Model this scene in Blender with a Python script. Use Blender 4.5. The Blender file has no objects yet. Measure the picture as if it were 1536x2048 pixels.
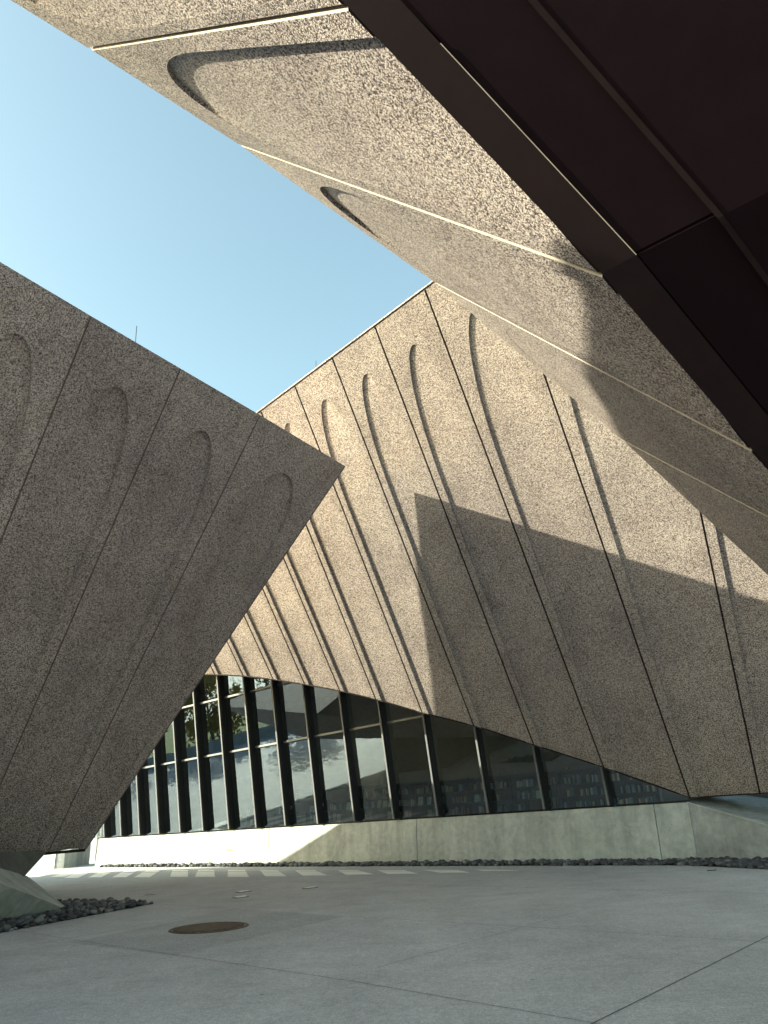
import bpy, bmesh, math, random
import numpy as np
from mathutils import Vector, Matrix

random.seed(7)
rng = np.random.default_rng(7)
scene = bpy.context.scene
COL = scene.collection

# ------------------------------------------------------------------ camera
FPX = 1479.0                      # focal length in pixels of a 1536 x 2048 frame
PITCH, ROLL, EYE = math.radians(22.3), math.radians(2.9), 1.55
cf = np.array([0, math.cos(PITCH), math.sin(PITCH)])
_r = np.array([1.0, 0, 0]); _u = np.array([0, -math.sin(PITCH), math.cos(PITCH)])
cr = _r * math.cos(ROLL) - _u * math.sin(ROLL)
cu = _u * math.cos(ROLL) + _r * math.sin(ROLL)
CAM = np.array([0.0, 0.0, EYE])
cam_data = bpy.data.cameras.new('camera')
cam = bpy.data.objects.new('camera', cam_data); COL.objects.link(cam)
M = Matrix([list(cr) + [0], list(cu) + [0], list(-cf) + [0], [0, 0, 0, 1]])
cam.matrix_world = Matrix.Translation(Vector(CAM)) @ Matrix([[cr[i], cu[i], -cf[i], 0] for i in range(3)] + [[0, 0, 0, 1]])
cam_data.sensor_fit = 'AUTO'; cam_data.sensor_width = 36.0
cam_data.lens = FPX / 2048 * 36.0
cam_data.clip_end = 3000
scene.camera = cam

# ------------------------------------------------------------------ light
SUN_AZ, SUN_EL = math.radians(258.0), math.radians(20.6)    # where the sun stands
to_sun = np.array([math.sin(SUN_AZ) * math.cos(SUN_EL), math.cos(SUN_AZ) * math.cos(SUN_EL), math.sin(SUN_EL)])
SUN = -to_sun
world = bpy.data.worlds.new('World'); scene.world = world; world.use_nodes = True
wn = world.node_tree.nodes; wl = world.node_tree.links
sky = wn.new('ShaderNodeTexSky'); sky.sky_type = 'NISHITA'; sky.sun_disc = False
sky.sun_elevation = SUN_EL; sky.sun_rotation = SUN_AZ
sky.air_density = 1.0; sky.dust_density = 2.0; sky.ozone_density = 1.0
tint = wn.new('ShaderNodeMix'); tint.data_type = 'RGBA'; tint.blend_type = 'MULTIPLY'; tint.inputs[0].default_value = 1.0
tint.inputs[7].default_value = (0.95, 0.99, 0.755, 1)              # the photograph's warm white balance
wl.new(sky.outputs[0], tint.inputs[6]); wl.new(tint.outputs[2], wn['Background'].inputs[0]); wn['Background'].inputs[1].default_value = 0.13
sd = bpy.data.lights.new('sun', 'SUN'); sd.energy = 3.5; sd.angle = math.radians(0.53); sd.color = (1.0, 0.955, 0.70)
so = bpy.data.objects.new('sun', sd); COL.objects.link(so)
so.rotation_euler = Vector(to_sun).to_track_quat('Z', 'Y').to_euler()
so.location = (-30, -5, 30)
scene.view_settings.view_transform = 'Standard'; scene.view_settings.look = 'None'
scene.view_settings.exposure = 2.0; scene.view_settings.gamma = 1.0
scene.render.engine = 'CYCLES'
scene.cycles.use_denoising = True
scene.cycles.caustics_reflective = False
scene.cycles.caustics_refractive = False
scene.cycles.max_bounces = 8
scene.cycles.transparent_max_bounces = 16

# ------------------------------------------------------------------ geometry helpers
def V(*a): return np.array(a, float)
def unit(v): return v / np.linalg.norm(v)
def ray(x, y): return cf + cr * ((x - 768) / FPX) + cu * ((1024 - y) / FPX)
def at(x, y, t): return CAM + ray(x, y) * t
def ground(x, y, z=0.0):
    d = ray(x, y); return CAM + d * ((z - EYE) / d[2])
def on_plane(x, y, P, n):
    d = ray(x, y); return CAM + d * (((P - CAM) @ n) / (d @ n))
def at_dist(x, y, D):
    d = ray(x, y); return CAM + d * (D / math.hypot(d[0], d[1]))
def lerp(a, b, t): return a + (b - a) * t

class MB:
    """collects vertices and faces for one mesh object"""
    def __init__(s): s.v, s.f, s.m = [], [], []
    def add(s, pts): i = len(s.v); s.v += [tuple(map(float, p)) for p in pts]; return i
    def face(s, pts, m=0):
        i = s.add(pts); s.f.append(tuple(range(i, i + len(pts)))); s.m.append(m)
    def prism(s, poly, off, m=0, mside=None):
        """closed solid: polygon swept by the vector off"""
        n = len(poly); i = s.add(poly); j = s.add([np.array(p) + off for p in poly])
        s.f.append(tuple(range(i, i + n))); s.m.append(m)
        s.f.append(tuple(reversed(range(j, j + n)))); s.m.append(m if mside is None else mside)
        for k in range(n):
            k2 = (k + 1) % n
            s.f.append((i + k, j + k, j + k2, i + k2)); s.m.append(m if mside is None else mside)
    def loft(s, A, B, m=0):
        """solid between two rings of the same length"""
        n = len(A); i = s.add(A); j = s.add(B)
        s.f.append(tuple(range(i, i + n))); s.m.append(m)
        s.f.append(tuple(reversed(range(j, j + n)))); s.m.append(m)
        for k in range(n):
            k2 = (k + 1) % n
            s.f.append((i + k, j + k, j + k2, i + k2)); s.m.append(m)
    def box(s, o, ax, ay, az, m=0):
        s.prism([o, o + ax, o + ax + ay, o + ay], az, m)
    def beam(s, a, b, w, h, up=V(0, 0, 1), m=0):
        d = unit(b - a); x = unit(np.cross(d, up)); y = np.cross(x, d)
        s.prism([a - x * w / 2 - y * h / 2, a + x * w / 2 - y * h / 2, a + x * w / 2 + y * h / 2, a - x * w / 2 + y * h / 2], b - a, m)
    def hull(s, pts, m=0):
        bm = bmesh.new()
        for p in pts: bm.verts.new(tuple(map(float, p)))
        r = bmesh.ops.convex_hull(bm, input=bm.verts)
        bmesh.ops.delete(bm, geom=list({e for k in ('geom_interior', 'geom_unused') for e in r[k] if isinstance(e, bmesh.types.BMVert)}), context='VERTS')
        bm.verts.index_update(); o = len(s.v)
        s.v += [tuple(v.co) for v in bm.verts]
        for f in bm.faces: s.f.append(tuple(o + v.index for v in f.verts)); s.m.append(m)
        bm.free()
    def build(s, name, mats, parent=None, fix=True, bevel=0.0, smooth=False):
        me = bpy.data.meshes.new(name); me.from_pydata(s.v, [], s.f)
        if not isinstance(mats, (list, tuple)): mats = [mats]
        for mt in mats: me.materials.append(mt)
        for p, k in zip(me.polygons, s.m): p.material_index = k; p.use_smooth = smooth
        if fix:
            bm = bmesh.new(); bm.from_mesh(me)
            bmesh.ops.remove_doubles(bm, verts=bm.verts, dist=1e-5)
            bmesh.ops.recalc_face_normals(bm, faces=bm.faces)
            bm.to_mesh(me); bm.free()
        o = bpy.data.objects.new(name, me); COL.objects.link(o)
        if parent is not None: o.parent = parent; o.matrix_parent_inverse = parent.matrix_world.inverted()
        if bevel:
            b = o.modifiers.new('bevel', 'BEVEL'); b.width = bevel; b.segments = 2; b.limit_method = 'ANGLE'
        return o

def tag(o, label=None, cat=None, group=None, kind=None):
    if label: o['label'] = label
    if cat: o['category'] = cat
    if group: o['group'] = group
    if kind: o['kind'] = kind
    return o
def empty(name, loc, label, cat, group=None):
    o = bpy.data.objects.new(name, None); COL.objects.link(o); o.location = tuple(map(float, loc)); o.empty_display_size = 0.3
    bpy.context.view_layer.update()
    return tag(o, label, cat, group)

# ------------------------------------------------------------------ materials
class NT:
    def __init__(s, name):
        s.mat = bpy.data.materials.new(name); s.mat.use_nodes = True
        s.t = s.mat.node_tree; s.n = s.t.nodes; s.b = s.n['Principled BSDF']
        s.tc = s.n.new('ShaderNodeTexCoord').outputs['Object']
        g = s.n.new('ShaderNodeNewGeometry'); s.pos = g.outputs['Position']
    def lk(s, a, b): s.t.links.new(a, b)
    def noise(s, scale, detail=3, rough=0.55, vec=None, stretch=None):
        n = s.n.new('ShaderNodeTexNoise'); n.inputs['Scale'].default_value = scale
        n.inputs['Detail'].default_value = detail; n.inputs['Roughness'].default_value = rough
        v = vec or s.pos
        if stretch:
            mp = s.n.new('ShaderNodeMapping'); mp.inputs['Scale'].default_value = stretch; s.lk(v, mp.inputs[0]); v = mp.outputs[0]
        s.lk(v, n.inputs['Vector']); return n.outputs['Fac']
    def voro(s, scale, feature='F1', vec=None):
        n = s.n.new('ShaderNodeTexVoronoi'); n.feature = feature; n.inputs['Scale'].default_value = scale
        s.lk(vec or s.pos, n.inputs['Vector']); return n
    def ramp(s, fac, stops, interp='LINEAR'):
        n = s.n.new('ShaderNodeValToRGB'); n.color_ramp.interpolation = interp
        e = n.color_ramp.elements
        while len(e) < len(stops): e.new(0.5)
        for k, (p, c) in enumerate(stops):
            e[k].position = p; e[k].color = (*c, 1) if len(c) == 3 else c
        s.lk(fac, n.inputs[0]); return n.outputs[0]
    def mix(s, fac, a, b, mode='MIX'):
        n = s.n.new('ShaderNodeMix'); n.data_type = 'RGBA'; n.blend_type = mode
        for sock, v in ((n.inputs[0], fac), (n.inputs[6], a), (n.inputs[7], b)):
            if hasattr(v, 'links') or hasattr(v, 'is_linked'): s.lk(v, sock)
            elif isinstance(v, (int, float)): sock.default_value = v
            else: sock.default_value = (*v, 1)
        return n.outputs[2]
    def math(s, op, a, b=None):
        n = s.n.new('ShaderNodeMath'); n.operation = op
        for sock, v in ((n.inputs[0], a), (n.inputs[1], b)):
            if v is None: continue
            if isinstance(v, (int, float)): sock.default_value = v
            else: s.lk(v, sock)
        return n.outputs[0]
    def bump(s, h, strength, dist):
        n = s.n.new('ShaderNodeBump'); n.inputs['Strength'].default_value = strength; n.inputs['Distance'].default_value = dist
        s.lk(h, n.inputs['Height']); s.lk(n.outputs[0], s.b.inputs['Normal'])
    def fin(s, color=None, rough=0.8, metal=0.0, spec=0.3):
        if color is not None:
            if hasattr(color, 'is_linked'): s.lk(color, s.b.inputs['Base Color'])
            else: s.b.inputs['Base Color'].default_value = (*color, 1)
        s.b.inputs['Roughness'].default_value = rough; s.b.inputs['Metallic'].default_value = metal
        s.b.inputs['Specular IOR Level'].default_value = spec
        return s.mat

def mat_aggregate(name, grain, warm=1.0, contrast=1.0):
    """exposed-aggregate concrete: chips of cream, tan, brown and black stone"""
    t = NT(name)
    v1 = t.voro(1 / grain); v2 = t.voro(2.3 / grain)
    w = t.n.new('ShaderNodeSeparateColor'); t.lk(v1.outputs['Color'], w.inputs[0])
    w2 = t.n.new('ShaderNodeSeparateColor'); t.lk(v2.outputs['Color'], w2.inputs[0])
    cream, tan, grey, brown, black = (0.66, 0.59, 0.545), (0.50, 0.425, 0.40), (0.42, 0.38, 0.415), (0.135, 0.098, 0.103), (0.020, 0.016, 0.019)
    stops = [(0.0, black), (0.20, brown), (0.36, grey), (0.50, tan), (0.68, cream), (0.82, (0.76, 0.69, 0.66))]
    c1 = t.ramp(w.outputs[0], stops, 'CONSTANT'); c2 = t.ramp(w2.outputs[1], stops, 'CONSTANT')
    c = t.mix(0.25, c1, c2)
    # dirt pockets between the chips
    d = t.ramp(v1.outputs['Distance'], [(0.45, (1, 1, 1)), (0.85, (0.2, 0.17, 0.17))])
    c = t.mix(1.0, c, d, 'MULTIPLY')
    blot = t.ramp(t.noise(0.55, 5, 0.6), [(0.3, (0.84, 0.82, 0.82)), (0.7, (1.08, 1.06, 1.03))])
    c = t.mix(1.0, c, blot, 'MULTIPLY')
    oi = t.n.new('ShaderNodeObjectInfo'); c = t.mix(1.0, c, t.ramp(oi.outputs['Random'], [(0.0, (0.93, 0.92, 0.92)), (1.0, (1.06, 1.06, 1.05))]), 'MULTIPLY')
    st_ = t.noise(1.6, 5, 0.65, stretch=(1, 1, 0.18)); c = t.mix(0.8, c, t.ramp(st_, [(0.34, (0.84, 0.82, 0.82)), (0.5, (1, 1, 1)), (0.72, (1.05, 1.05, 1.04))]), 'MULTIPLY')
    h = t.math('SUBTRACT', 1.0, v1.outputs['Distance'])
    t.bump(h, 0.6, grain * 0.35)
    return t.fin(c, 0.85, spec=0.25)

def mat_concrete(name, base, var=0.25, stain=True, speck=0.0):
    t = NT(name)
    n1 = t.noise(0.7, 6, 0.62); n2 = t.noise(6, 6, 0.65); n3 = t.noise(2.2, 5, 0.6, stretch=(1, 1, 0.12))
    b = np.array(base)
    c = t.ramp(n1, [(0.25, tuple(b * (1 - var))), (0.75, tuple(b * (1 + var * 0.6)))])
    c = t.mix(1.0, c, t.ramp(n2, [(0.3, (0.86, 0.87, 0.88)), (0.72, (1.08, 1.08, 1.06))]), 'MULTIPLY')
    if stain: c = t.mix(1.0, c, t.ramp(n3, [(0.35, (0.78, 0.79, 0.78)), (0.6, (1.04, 1.04, 1.04))]), 'MULTIPLY')
    sw = t.n.new('ShaderNodeTexNoise'); sw.inputs['Scale'].default_value = 1.6; sw.inputs['Detail'].default_value = 7; sw.inputs['Distortion'].default_value = 2.6; t.lk(t.pos, sw.inputs['Vector'])
    c = t.mix(0.55, c, t.ramp(sw.outputs['Fac'], [(0.36, (0.80, 0.81, 0.81)), (0.5, (1, 1, 1)), (0.62, (1.10, 1.10, 1.08))]), 'MULTIPLY')
    dr_ = t.noise(5.0, 4, 0.7, stretch=(1, 1, 0.05)); c = t.mix(0.7, c, t.ramp(dr_, [(0.30, (0.82, 0.83, 0.82)), (0.44, (1, 1, 1)), (0.75, (1.04, 1.04, 1.04))]), 'MULTIPLY')
    pits = t.voro(7.0); c = t.mix(1.0, c, t.ramp(pits.outputs['Distance'], [(0.05, (0.45, 0.45, 0.45)), (0.09, (1, 1, 1))]), 'MULTIPLY')
    n4 = t.noise(90, 2, 0.5)
    c = t.mix(1.0, c, t.ramp(n4, [(0.3, (0.80 - speck,) * 3), (0.7, (1.14 + speck,) * 3)]), 'MULTIPLY')
    t.bump(t.noise(40, 4, 0.6), 0.3, 0.01)
    return t.fin(c, 0.82, spec=0.3)

def mat_plain(name, col, rough=0.5, metal=0.0, spec=0.4, var=0.15, scale=3.0):
    t = NT(name); b = np.array(col)
    c = t.ramp(t.noise(scale, 5, 0.6), [(0.3, tuple(b * (1 - var))), (0.7, tuple(b * (1 + var)))])
    return t.fin(c, rough, metal, spec)

M_AGG = mat_aggregate('exposed aggregate', 0.0135)
M_AGGN = mat_aggregate('exposed aggregate coarse', 0.0165)
M_CONC = mat_concrete('cast concrete', (0.42, 0.445, 0.455))
M_CONC_D = mat_concrete('weathered concrete', (0.32, 0.34, 0.355), 0.4)
M_CONC_SHADE = mat_concrete('shade-darkened concrete', (0.13, 0.13, 0.13), 0.35)  # base colour lowered to imitate the deep shade under the left wing
M_EDGE = mat_plain('smooth precast edge', (0.42, 0.36, 0.30), 0.8)
M_JOINT = mat_plain('joint sealant', (0.055, 0.028, 0.026), 0.8)
M_SEAM = mat_plain('red brown sealant', (0.17, 0.12, 0.115), 0.8)
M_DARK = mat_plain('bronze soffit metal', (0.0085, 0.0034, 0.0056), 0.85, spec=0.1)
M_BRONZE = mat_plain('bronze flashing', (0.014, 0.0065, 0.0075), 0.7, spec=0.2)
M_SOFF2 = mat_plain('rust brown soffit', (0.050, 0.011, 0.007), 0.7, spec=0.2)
M_FIN = mat_plain('dark window fin', (0.010, 0.009, 0.010), 0.45, spec=0.4)
M_ALU = mat_plain('aluminium nosing', (0.13, 0.14, 0.16), 0.5, 0.0, var=0.08)
M_ROOF = mat_plain('roof membrane', (0.25, 0.24, 0.23), 0.9)
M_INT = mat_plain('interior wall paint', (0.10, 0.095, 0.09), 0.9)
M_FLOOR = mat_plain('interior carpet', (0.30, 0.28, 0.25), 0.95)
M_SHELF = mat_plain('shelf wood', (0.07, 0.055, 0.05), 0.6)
M_SUNPATCH = mat_plain('painted sun patch', (0.90, 0.89, 0.85), 0.7, var=0.06, scale=9)  # bright colour stands in for reflected sun on the paving
M_LINE = mat_plain('pavement joint', (0.075, 0.078, 0.082), 0.9)
M_IRON = None

def mat_glass():
    m = bpy.data.materials.new('coated window glass'); m.use_nodes = True; n = m.node_tree.nodes; l = m.node_tree.links
    n.remove(n['Principled BSDF'])
    tr = n.new('ShaderNodeBsdfTransparent'); tr.inputs[0].default_value = (0.74, 0.84, 0.86, 1)
    gl = n.new('ShaderNodeBsdfGlossy'); gl.inputs['Roughness'].default_value = 0.004; gl.inputs[0].default_value = (0.72, 0.87, 1.0, 1)
    fr = n.new('ShaderNodeFresnel'); fr.inputs[0].default_value = 2.5
    tc = n.new('ShaderNodeNewGeometry'); no = n.new('ShaderNodeTexNoise'); no.inputs['Scale'].default_value = 0.9; no.inputs['Detail'].default_value = 1
    bp = n.new('ShaderNodeBump'); bp.inputs['Strength'].default_value = 0.05; bp.inputs['Distance'].default_value = 0.05
    l.new(tc.outputs['Position'], no.inputs['Vector']); l.new(no.outputs['Fac'], bp.inputs['Height']); l.new(bp.outputs[0], gl.inputs['Normal'])
    mx = n.new('ShaderNodeMixShader'); l.new(fr.outputs[0], mx.inputs[0]); l.new(tr.outputs[0], mx.inputs[1]); l.new(gl.outputs[0], mx.inputs[2])
    l.new(mx.outputs[0], n['Material Output'].inputs[0]); return m
M_GLASS = mat_glass()

def mat_ground(name='brushed concrete paving', g=1.0):
    t = NT(name)
    n1 = t.noise(0.18, 6, 0.6); n2 = t.noise(1.3, 6, 0.65); n3 = t.noise(60, 3, 0.6); n4 = t.noise(220, 2, 0.5)
    n5 = t.noise(0.5, 5, 0.6, stretch=(1, 0.25, 1))
    c = t.ramp(n1, [(0.3, (0.46 * g, 0.475 * g, 0.495 * g)), (0.7, (0.54 * g, 0.555 * g, 0.58 * g))])
    c = t.mix(1.0, c, t.ramp(n2, [(0.3, (0.87, 0.88, 0.89)), (0.7, (1.08, 1.07, 1.06))]), 'MULTIPLY')
    c = t.mix(1.0, c, t.ramp(n5, [(0.35, (0.90, 0.90, 0.90)), (0.65, (1.05, 1.05, 1.05))]), 'MULTIPLY')
    c = t.mix(1.0, c, t.ramp(n3, [(0.3, (0.70, 0.70, 0.71)), (0.7, (1.25, 1.25, 1.24))]), 'MULTIPLY')
    c = t.mix(1.0, c, t.ramp(n4, [(0.3, (0.62, 0.62, 0.63)), (0.7, (1.32, 1.32, 1.32))]), 'MULTIPLY')
    # small dark spots of gum and oil
    v = t.voro(1.1); c = t.mix(1.0, c, t.ramp(v.outputs['Distance'], [(0.012, (0.35, 0.35, 0.35)), (0.03, (1, 1, 1))]), 'MULTIPLY')
    for sc_, lo_, hi_ in ((9, 0.86, 1.12), (24, 0.80, 1.18), (45, 0.82, 1.16)):
        c = t.mix(1.0, c, t.ramp(t.noise(sc_, 4, 0.7), [(0.32, (lo_,) * 3), (0.68, (hi_,) * 3)]), 'MULTIPLY')
    v2 = t.voro(3.2); c = t.mix(1.0, c, t.ramp(v2.outputs['Distance'], [(0.012, (0.45, 0.45, 0.45)), (0.022, (1, 1, 1))]), 'MULTIPLY')
    sm = t.n.new('ShaderNodeTexNoise'); sm.inputs['Scale'].default_value = 0.9; sm.inputs['Detail'].default_value = 8; sm.inputs['Distortion'].default_value = 1.8; t.lk(t.pos, sm.inputs['Vector'])
    c = t.mix(0.9, c, t.ramp(sm.outputs['Fac'], [(0.34, (0.93, 0.93, 0.92)), (0.46, (1, 1, 1)), (0.66, (1.02, 1.02, 1.02))]), 'MULTIPLY')
    t.bump(n3, 0.35, 0.006)
    return t.fin(c, 0.75, spec=0.35)
M_GROUND = mat_ground()
M_PATCH = mat_ground('darker paving patch', 0.84)

# ------------------------------------------------------------------ ground
g = MB(); S = 700
g.face([V(-S, -S, 0), V(S, -S, 0), V(S, S, 0), V(-S, S, 0)])
tag(g.build('ground', M_GROUND), kind='structure')

def strip(mb, pts, w, z):
    for a, b in zip(pts[:-1], pts[1:]):
        d = unit(b - a); x = np.cross(d, V(0, 0, 1)) * w / 2
        up = V(0, 0, z)
        mb.face([a - x + up, b - x + up, b + x + up, a + x + up])
j = MB()
GL = lambda *p: [ground(*q) for q in p]
for px, w in [([(1100, 2093), (1190, 2045), (1536, 1873), (1800, 1742)], 0.010), ([(-200, 1797), (37, 1862), (147, 1880), (700, 1962), (1190, 2047), (1400, 2085)], 0.008),
              ([(700, 1833), (1100, 1857), (1505, 1883), (1900, 1908)], 0.010), ([(573, 1763), (1000, 1774), (1536, 1787), (2000, 1798)], 0.016),
              ([(300, 1807), (573, 1763)], 0.016), ([(754, 1936), (1299, 1783)], 0.007), ([(733, 1770), (350, 1840), (60, 1890)], 0.012),
              ([(110, 1793), (165, 1798), (300, 1807)], 0.014), ([(300, 1807), (440, 1816)], 0.010)]:
    strip(j, GL(*px), w, 0.004)
tag(j.build('pavement_joints', M_LINE, fix=False), kind='structure')
pt = MB(); pt.face([p + V(0, 0, 0.002) for p in GL((473, 1817), (690, 1833), (352, 1911), (140, 1886))])
tag(pt.build('pavement_patch', M_PATCH, fix=False), kind='structure')

# ------------------------------------------------------------------ panelled walls
def section(a_l, a_r, apex, b):
    """arch edges of a panel at height b (0 top .. 1 bottom)"""
    if b <= apex: return 0.5, 0.5
    t = min(1.0, (b - apex) / 0.30)
    k = (1 - (1 - t) ** 2.4) ** 0.5
    return 0.5 - (0.5 - a_l) * k, 0.5 + (a_r - 0.5) * k

def panel(S, n_out, depth, apex, parent, mats, gap, thick, al=0.12, ar=0.88, rows=44, chamfer=0.0, label=None, flip=False, floor=0.12):
    """one precast panel; S(a,b) gives the surface, an arched field is sunk by depth"""
    mb = MB()
    wid = lambda b: np.linalg.norm(S(1, b) - S(0, b))
    bs = sorted(set([0.0, apex] + [apex + (1 - apex) * ((k / rows) ** 2.4) for k in range(1, rows + 1)]))
    def nrm(a, b):
        e = 1e-3; a0, a1 = max(a - e, 0), min(a + e, 1); b0, b1 = max(b - e, 0), min(b + e, 1)
        n = np.cross(S(a1, b) - S(a0, b), S(a, b1) - S(a, b0)); n = unit(n)
        return n if n @ n_out > 0 else -n
    NA = 4; NI = 8
    prev = None
    for b in bs:
        g_ = gap / 2 / wid(b)
        L, R = g_, 1 - g_
        xl, xr = section(al, ar, apex, b)
        row = []
        for k in range(NA): row.append(S(lerp(L, xl, k / (NA - 1)), b))
        nl, nr = nrm(xl, b), nrm(xr, b)
        ramp_ = lambda q: depth * max(floor, 1 - (q if not flip else 1 - q) ** 2.6)       # deep on one side, fading out on the other
        inn = [S(lerp(xl, xr, k / NI), b) - ramp_(k / NI) * lerp(nl, nr, k / NI) for k in range(NI + 1)]
        out = [S(lerp(xr, R, k / (NA - 1)), b) for k in range(NA)]
        cl = [S(L, b) - nrm(L, b) * thick]; crr = [S(R, b) - nrm(R, b) * thick]
        c0 = S(L, b); c1 = S(R, b)
        if chamfer:
            row[0] = S(L + chamfer / wid(b), b); out[-1] = S(R - chamfer / wid(b), b)
            cl = [cl[0], c0 - nrm(L, b) * chamfer]; crr = [c1 - nrm(R, b) * chamfer, crr[0]]
        ring = cl + row + inn + out + crr
        if prev is not None:
            nr_ = len(ring)
            for k in range(nr_ - 1):
                m = 0
                if k < len(cl) or k >= nr_ - 1 - len(crr): m = 1
                q = [prev[k], prev[k + 1], ring[k + 1], ring[k]]
                # drop degenerate quads above the arch
                uniq = []
                for p in q:
                    if not any(np.linalg.norm(p - u_) < 1e-6 for u_ in uniq): uniq.append(p)
                if len(uniq) >= 3: mb.face(uniq, m)
        else: first = ring
        prev = ring
    mb.face(first, len(mats) - 1)
    mb.face(prev, len(mats) - 1)
    o = mb.build('facade_panel', mats, parent)
    if label: o['label'] = label
    return o

def joint_strip(mb, top, bot, i, n, off):
    a = unit(top[min(i + 1, len(top) - 1)] - top[max(i - 1, 0)]) * 0.045; b = unit(bot[min(i + 1, len(bot) - 1)] - bot[max(i - 1, 0)]) * 0.045
    mb.prism([top[i] - a - n * off, top[i] + a - n * off, bot[i] + b - n * off, bot[i] - b - n * off], -n * 0.05)

def line_x(l, y): (x0, y0), (x1, y1) = l; return x0 + (x1 - x0) * (y - y0) / (y1 - y0)

# ================================================================== library (far facade)
R_BASE = ground(1395, 1724)
uW = unit(V(0.82, -0.57, 0)); nW = V(uW[1], -uW[0], 0)          # along the wall to the right, and out of it
nW = nW if nW[1] < 0 else -nW
R_TOP = on_plane(1384, 1602, R_BASE, nW)
azA, lnA = math.radians(-148), math.radians(40)
nA = V(math.sin(azA) * math.cos(lnA), math.cos(azA) * math.cos(lnA), -math.sin(lnA))
RA = R_BASE + V(0, 0, 1.62)
RA = on_plane(1381, 1597, RA, nA)
Apt = lambda x, y: on_plane(x, y, RA, nA)
library = empty('library', (0, 30, 0), 'far library, leaning pebbled panels half in sun above a dark framed window band', 'building')

top_y = lambda x: 825 - 0.743 * (x - 520)
def isect_top(l):
    (x0, y0), (x1, y1) = l; k = (x1 - x0) / (y1 - y0)
    x = (x0 + k * (825 + 0.743 * 520 - y0)) / (1 + 0.743 * k); return (x, top_y(x))
YB = [(150, 1368), (250, 1357), (330, 1352), (400, 1350), (430, 1350), (487, 1353), (547, 1360), (610, 1370), (680, 1383), (752, 1400), (845, 1427), (945, 1452), (1067, 1491), (1210, 1537), (1380, 1597), (1520, 1588), (1680, 1577), (1860, 1560)]
yb = lambda x: float(np.interp(x, [p[0] for p in YB], [p[1] for p in YB]))
seam_top = [(x, top_y(x)) for x in (120, 160, 195, 231, 270, 311, 357, 407, 462, 522, 590, 665, 750, 850)]
seam_bot = [(x, yb(x)) for x in (160, 220, 275, 328, 378, 430, 487, 547, 610, 680, 752, 845, 948, 1068)]
# the seam list is shifted so that 590 -> 845, 850 -> 1207
seam_bot = [(x, yb(x)) for x in (220, 275, 328, 378, 430, 487, 547, 610, 680, 752, 845, 948, 1068, 1208)]
for l, bx in ((((1087, 745), (1380, 1597)), 1380), (((1400, 1020), (1520, 1588)), 1520), (((1600, 1100), (1680, 1577)), 1680), (((1822, 1150), (1860, 1560)), 1860)):
    seam_top.append(isect_top(l)); seam_bot.append((bx, yb(bx)))
A_top = [Apt(*p) for p in seam_top]; A_bot = [Apt(*p) for p in seam_bot]
for i in range(len(A_top) - 1):
    t0, t1, b0, b1 = A_top[i], A_top[i + 1], A_bot[i], A_bot[i + 1]
    S_ = lambda a, b, t0=t0, t1=t1, b0=b0, b1=b1: lerp(lerp(t0, t1, a), lerp(b0, b1, a), b)
    panel(S_, nA, 0.048, 0.07, library, [M_AGG, M_JOINT], 0.045, 0.12, al=0.13, ar=0.88)
bk = MB()                                                        # sealant behind the joints
for i in range(len(A_top)): joint_strip(bk, A_top, A_bot, i, nA, 0.118)
bk.build('joint_backing', M_JOINT, library, fix=False)
dr = MB()                                                        # thin drip along the lower edge
for a, b in zip(A_bot[:-1], A_bot[1:]): dr.beam(a - nA * 0.06 - V(0, 0, 0.02), b - nA * 0.06 - V(0, 0, 0.02), 0.14, 0.035)
dr.build('drip_edge', M_BRONZE, library, fix=False)
cop = MB()
for a, b in zip(A_top[:-1], A_top[1:]): cop.beam(a - nA * 0.07 + V(0, 0, 0.02), b - nA * 0.07 + V(0, 0, 0.02), 0.16, 0.04)
cop.build('coping', M_AGG, library, fix=False)

# base wall, ledge, glazing
LEN = 36.0
FIN = 0.34
gl_lean = math.radians(9); gup = unit(nW * math.sin(gl_lean) + V(0, 0, math.cos(gl_lean)))
H0 = lambda k: 1.50 - 0.012 * k                                   # wall height k metres left of the foot
P0 = R_BASE.copy()
batter = 0.10
wall = MB()
JW = [0.0, 0.94, 9.07, 15.99, 21.96, 27.0]
for a, b in zip(JW[:-1], JW[1:]):
    e = 0.008
    A0, B0 = P0 - uW * (a + (e if a else 0)), P0 - uW * (b - e)
    ring = lambda P, k: [P, P - nW * batter + V(0, 0, H0(k)), P - nW * 1.6 + V(0, 0, H0(k)), P - nW * 1.6]
    wall.loft(ring(A0, a), ring(B0, b))
wall.build('concrete_base', M_CONC, library, bevel=0.012)
wj = MB()
wj.loft([P0 - uW * 0.1 - nW * 0.05 + V(0, 0, 0.0), P0 - uW * 0.1 - nW * (batter + 0.03) + V(0, 0, 1.47), P0 - uW * 0.1 - nW * 1.5 + V(0, 0, 1.47), P0 - uW * 0.1 - nW * 1.5],
        [P0 - uW * 26.9 - nW * 0.05, P0 - uW * 26.9 - nW * (batter + 0.03) + V(0, 0, 1.16), P0 - uW * 26.9 - nW * 1.5 + V(0, 0, 1.16), P0 - uW * 26.9 - nW * 1.5])
wj.build('base_joint', M_LINE, library)
FX = [221, 255, 292, 331, 374, 420, 472, 527, 586, 651, 725, 804, 893, 995, 1108, 1238]
fin_k = []
for x in FX:
    p = on_plane(x, 1665 + (x - 221) * (1603 - 1665) / 1163, P0 - nW * batter, nW); fin_k.append((R_TOP - p) @ uW)
fin_k = [fin_k[0] + 1.25] + fin_k
def granite_h(k):
    """height of the granite's lower edge k metres left of the foot"""
    ks = [(RA - b) @ uW for b in A_bot]; zs = [b[2] for b in A_bot]
    o = np.argsort(ks); return float(np.interp(k, np.array(ks)[o], np.array(zs)[o]))
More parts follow.
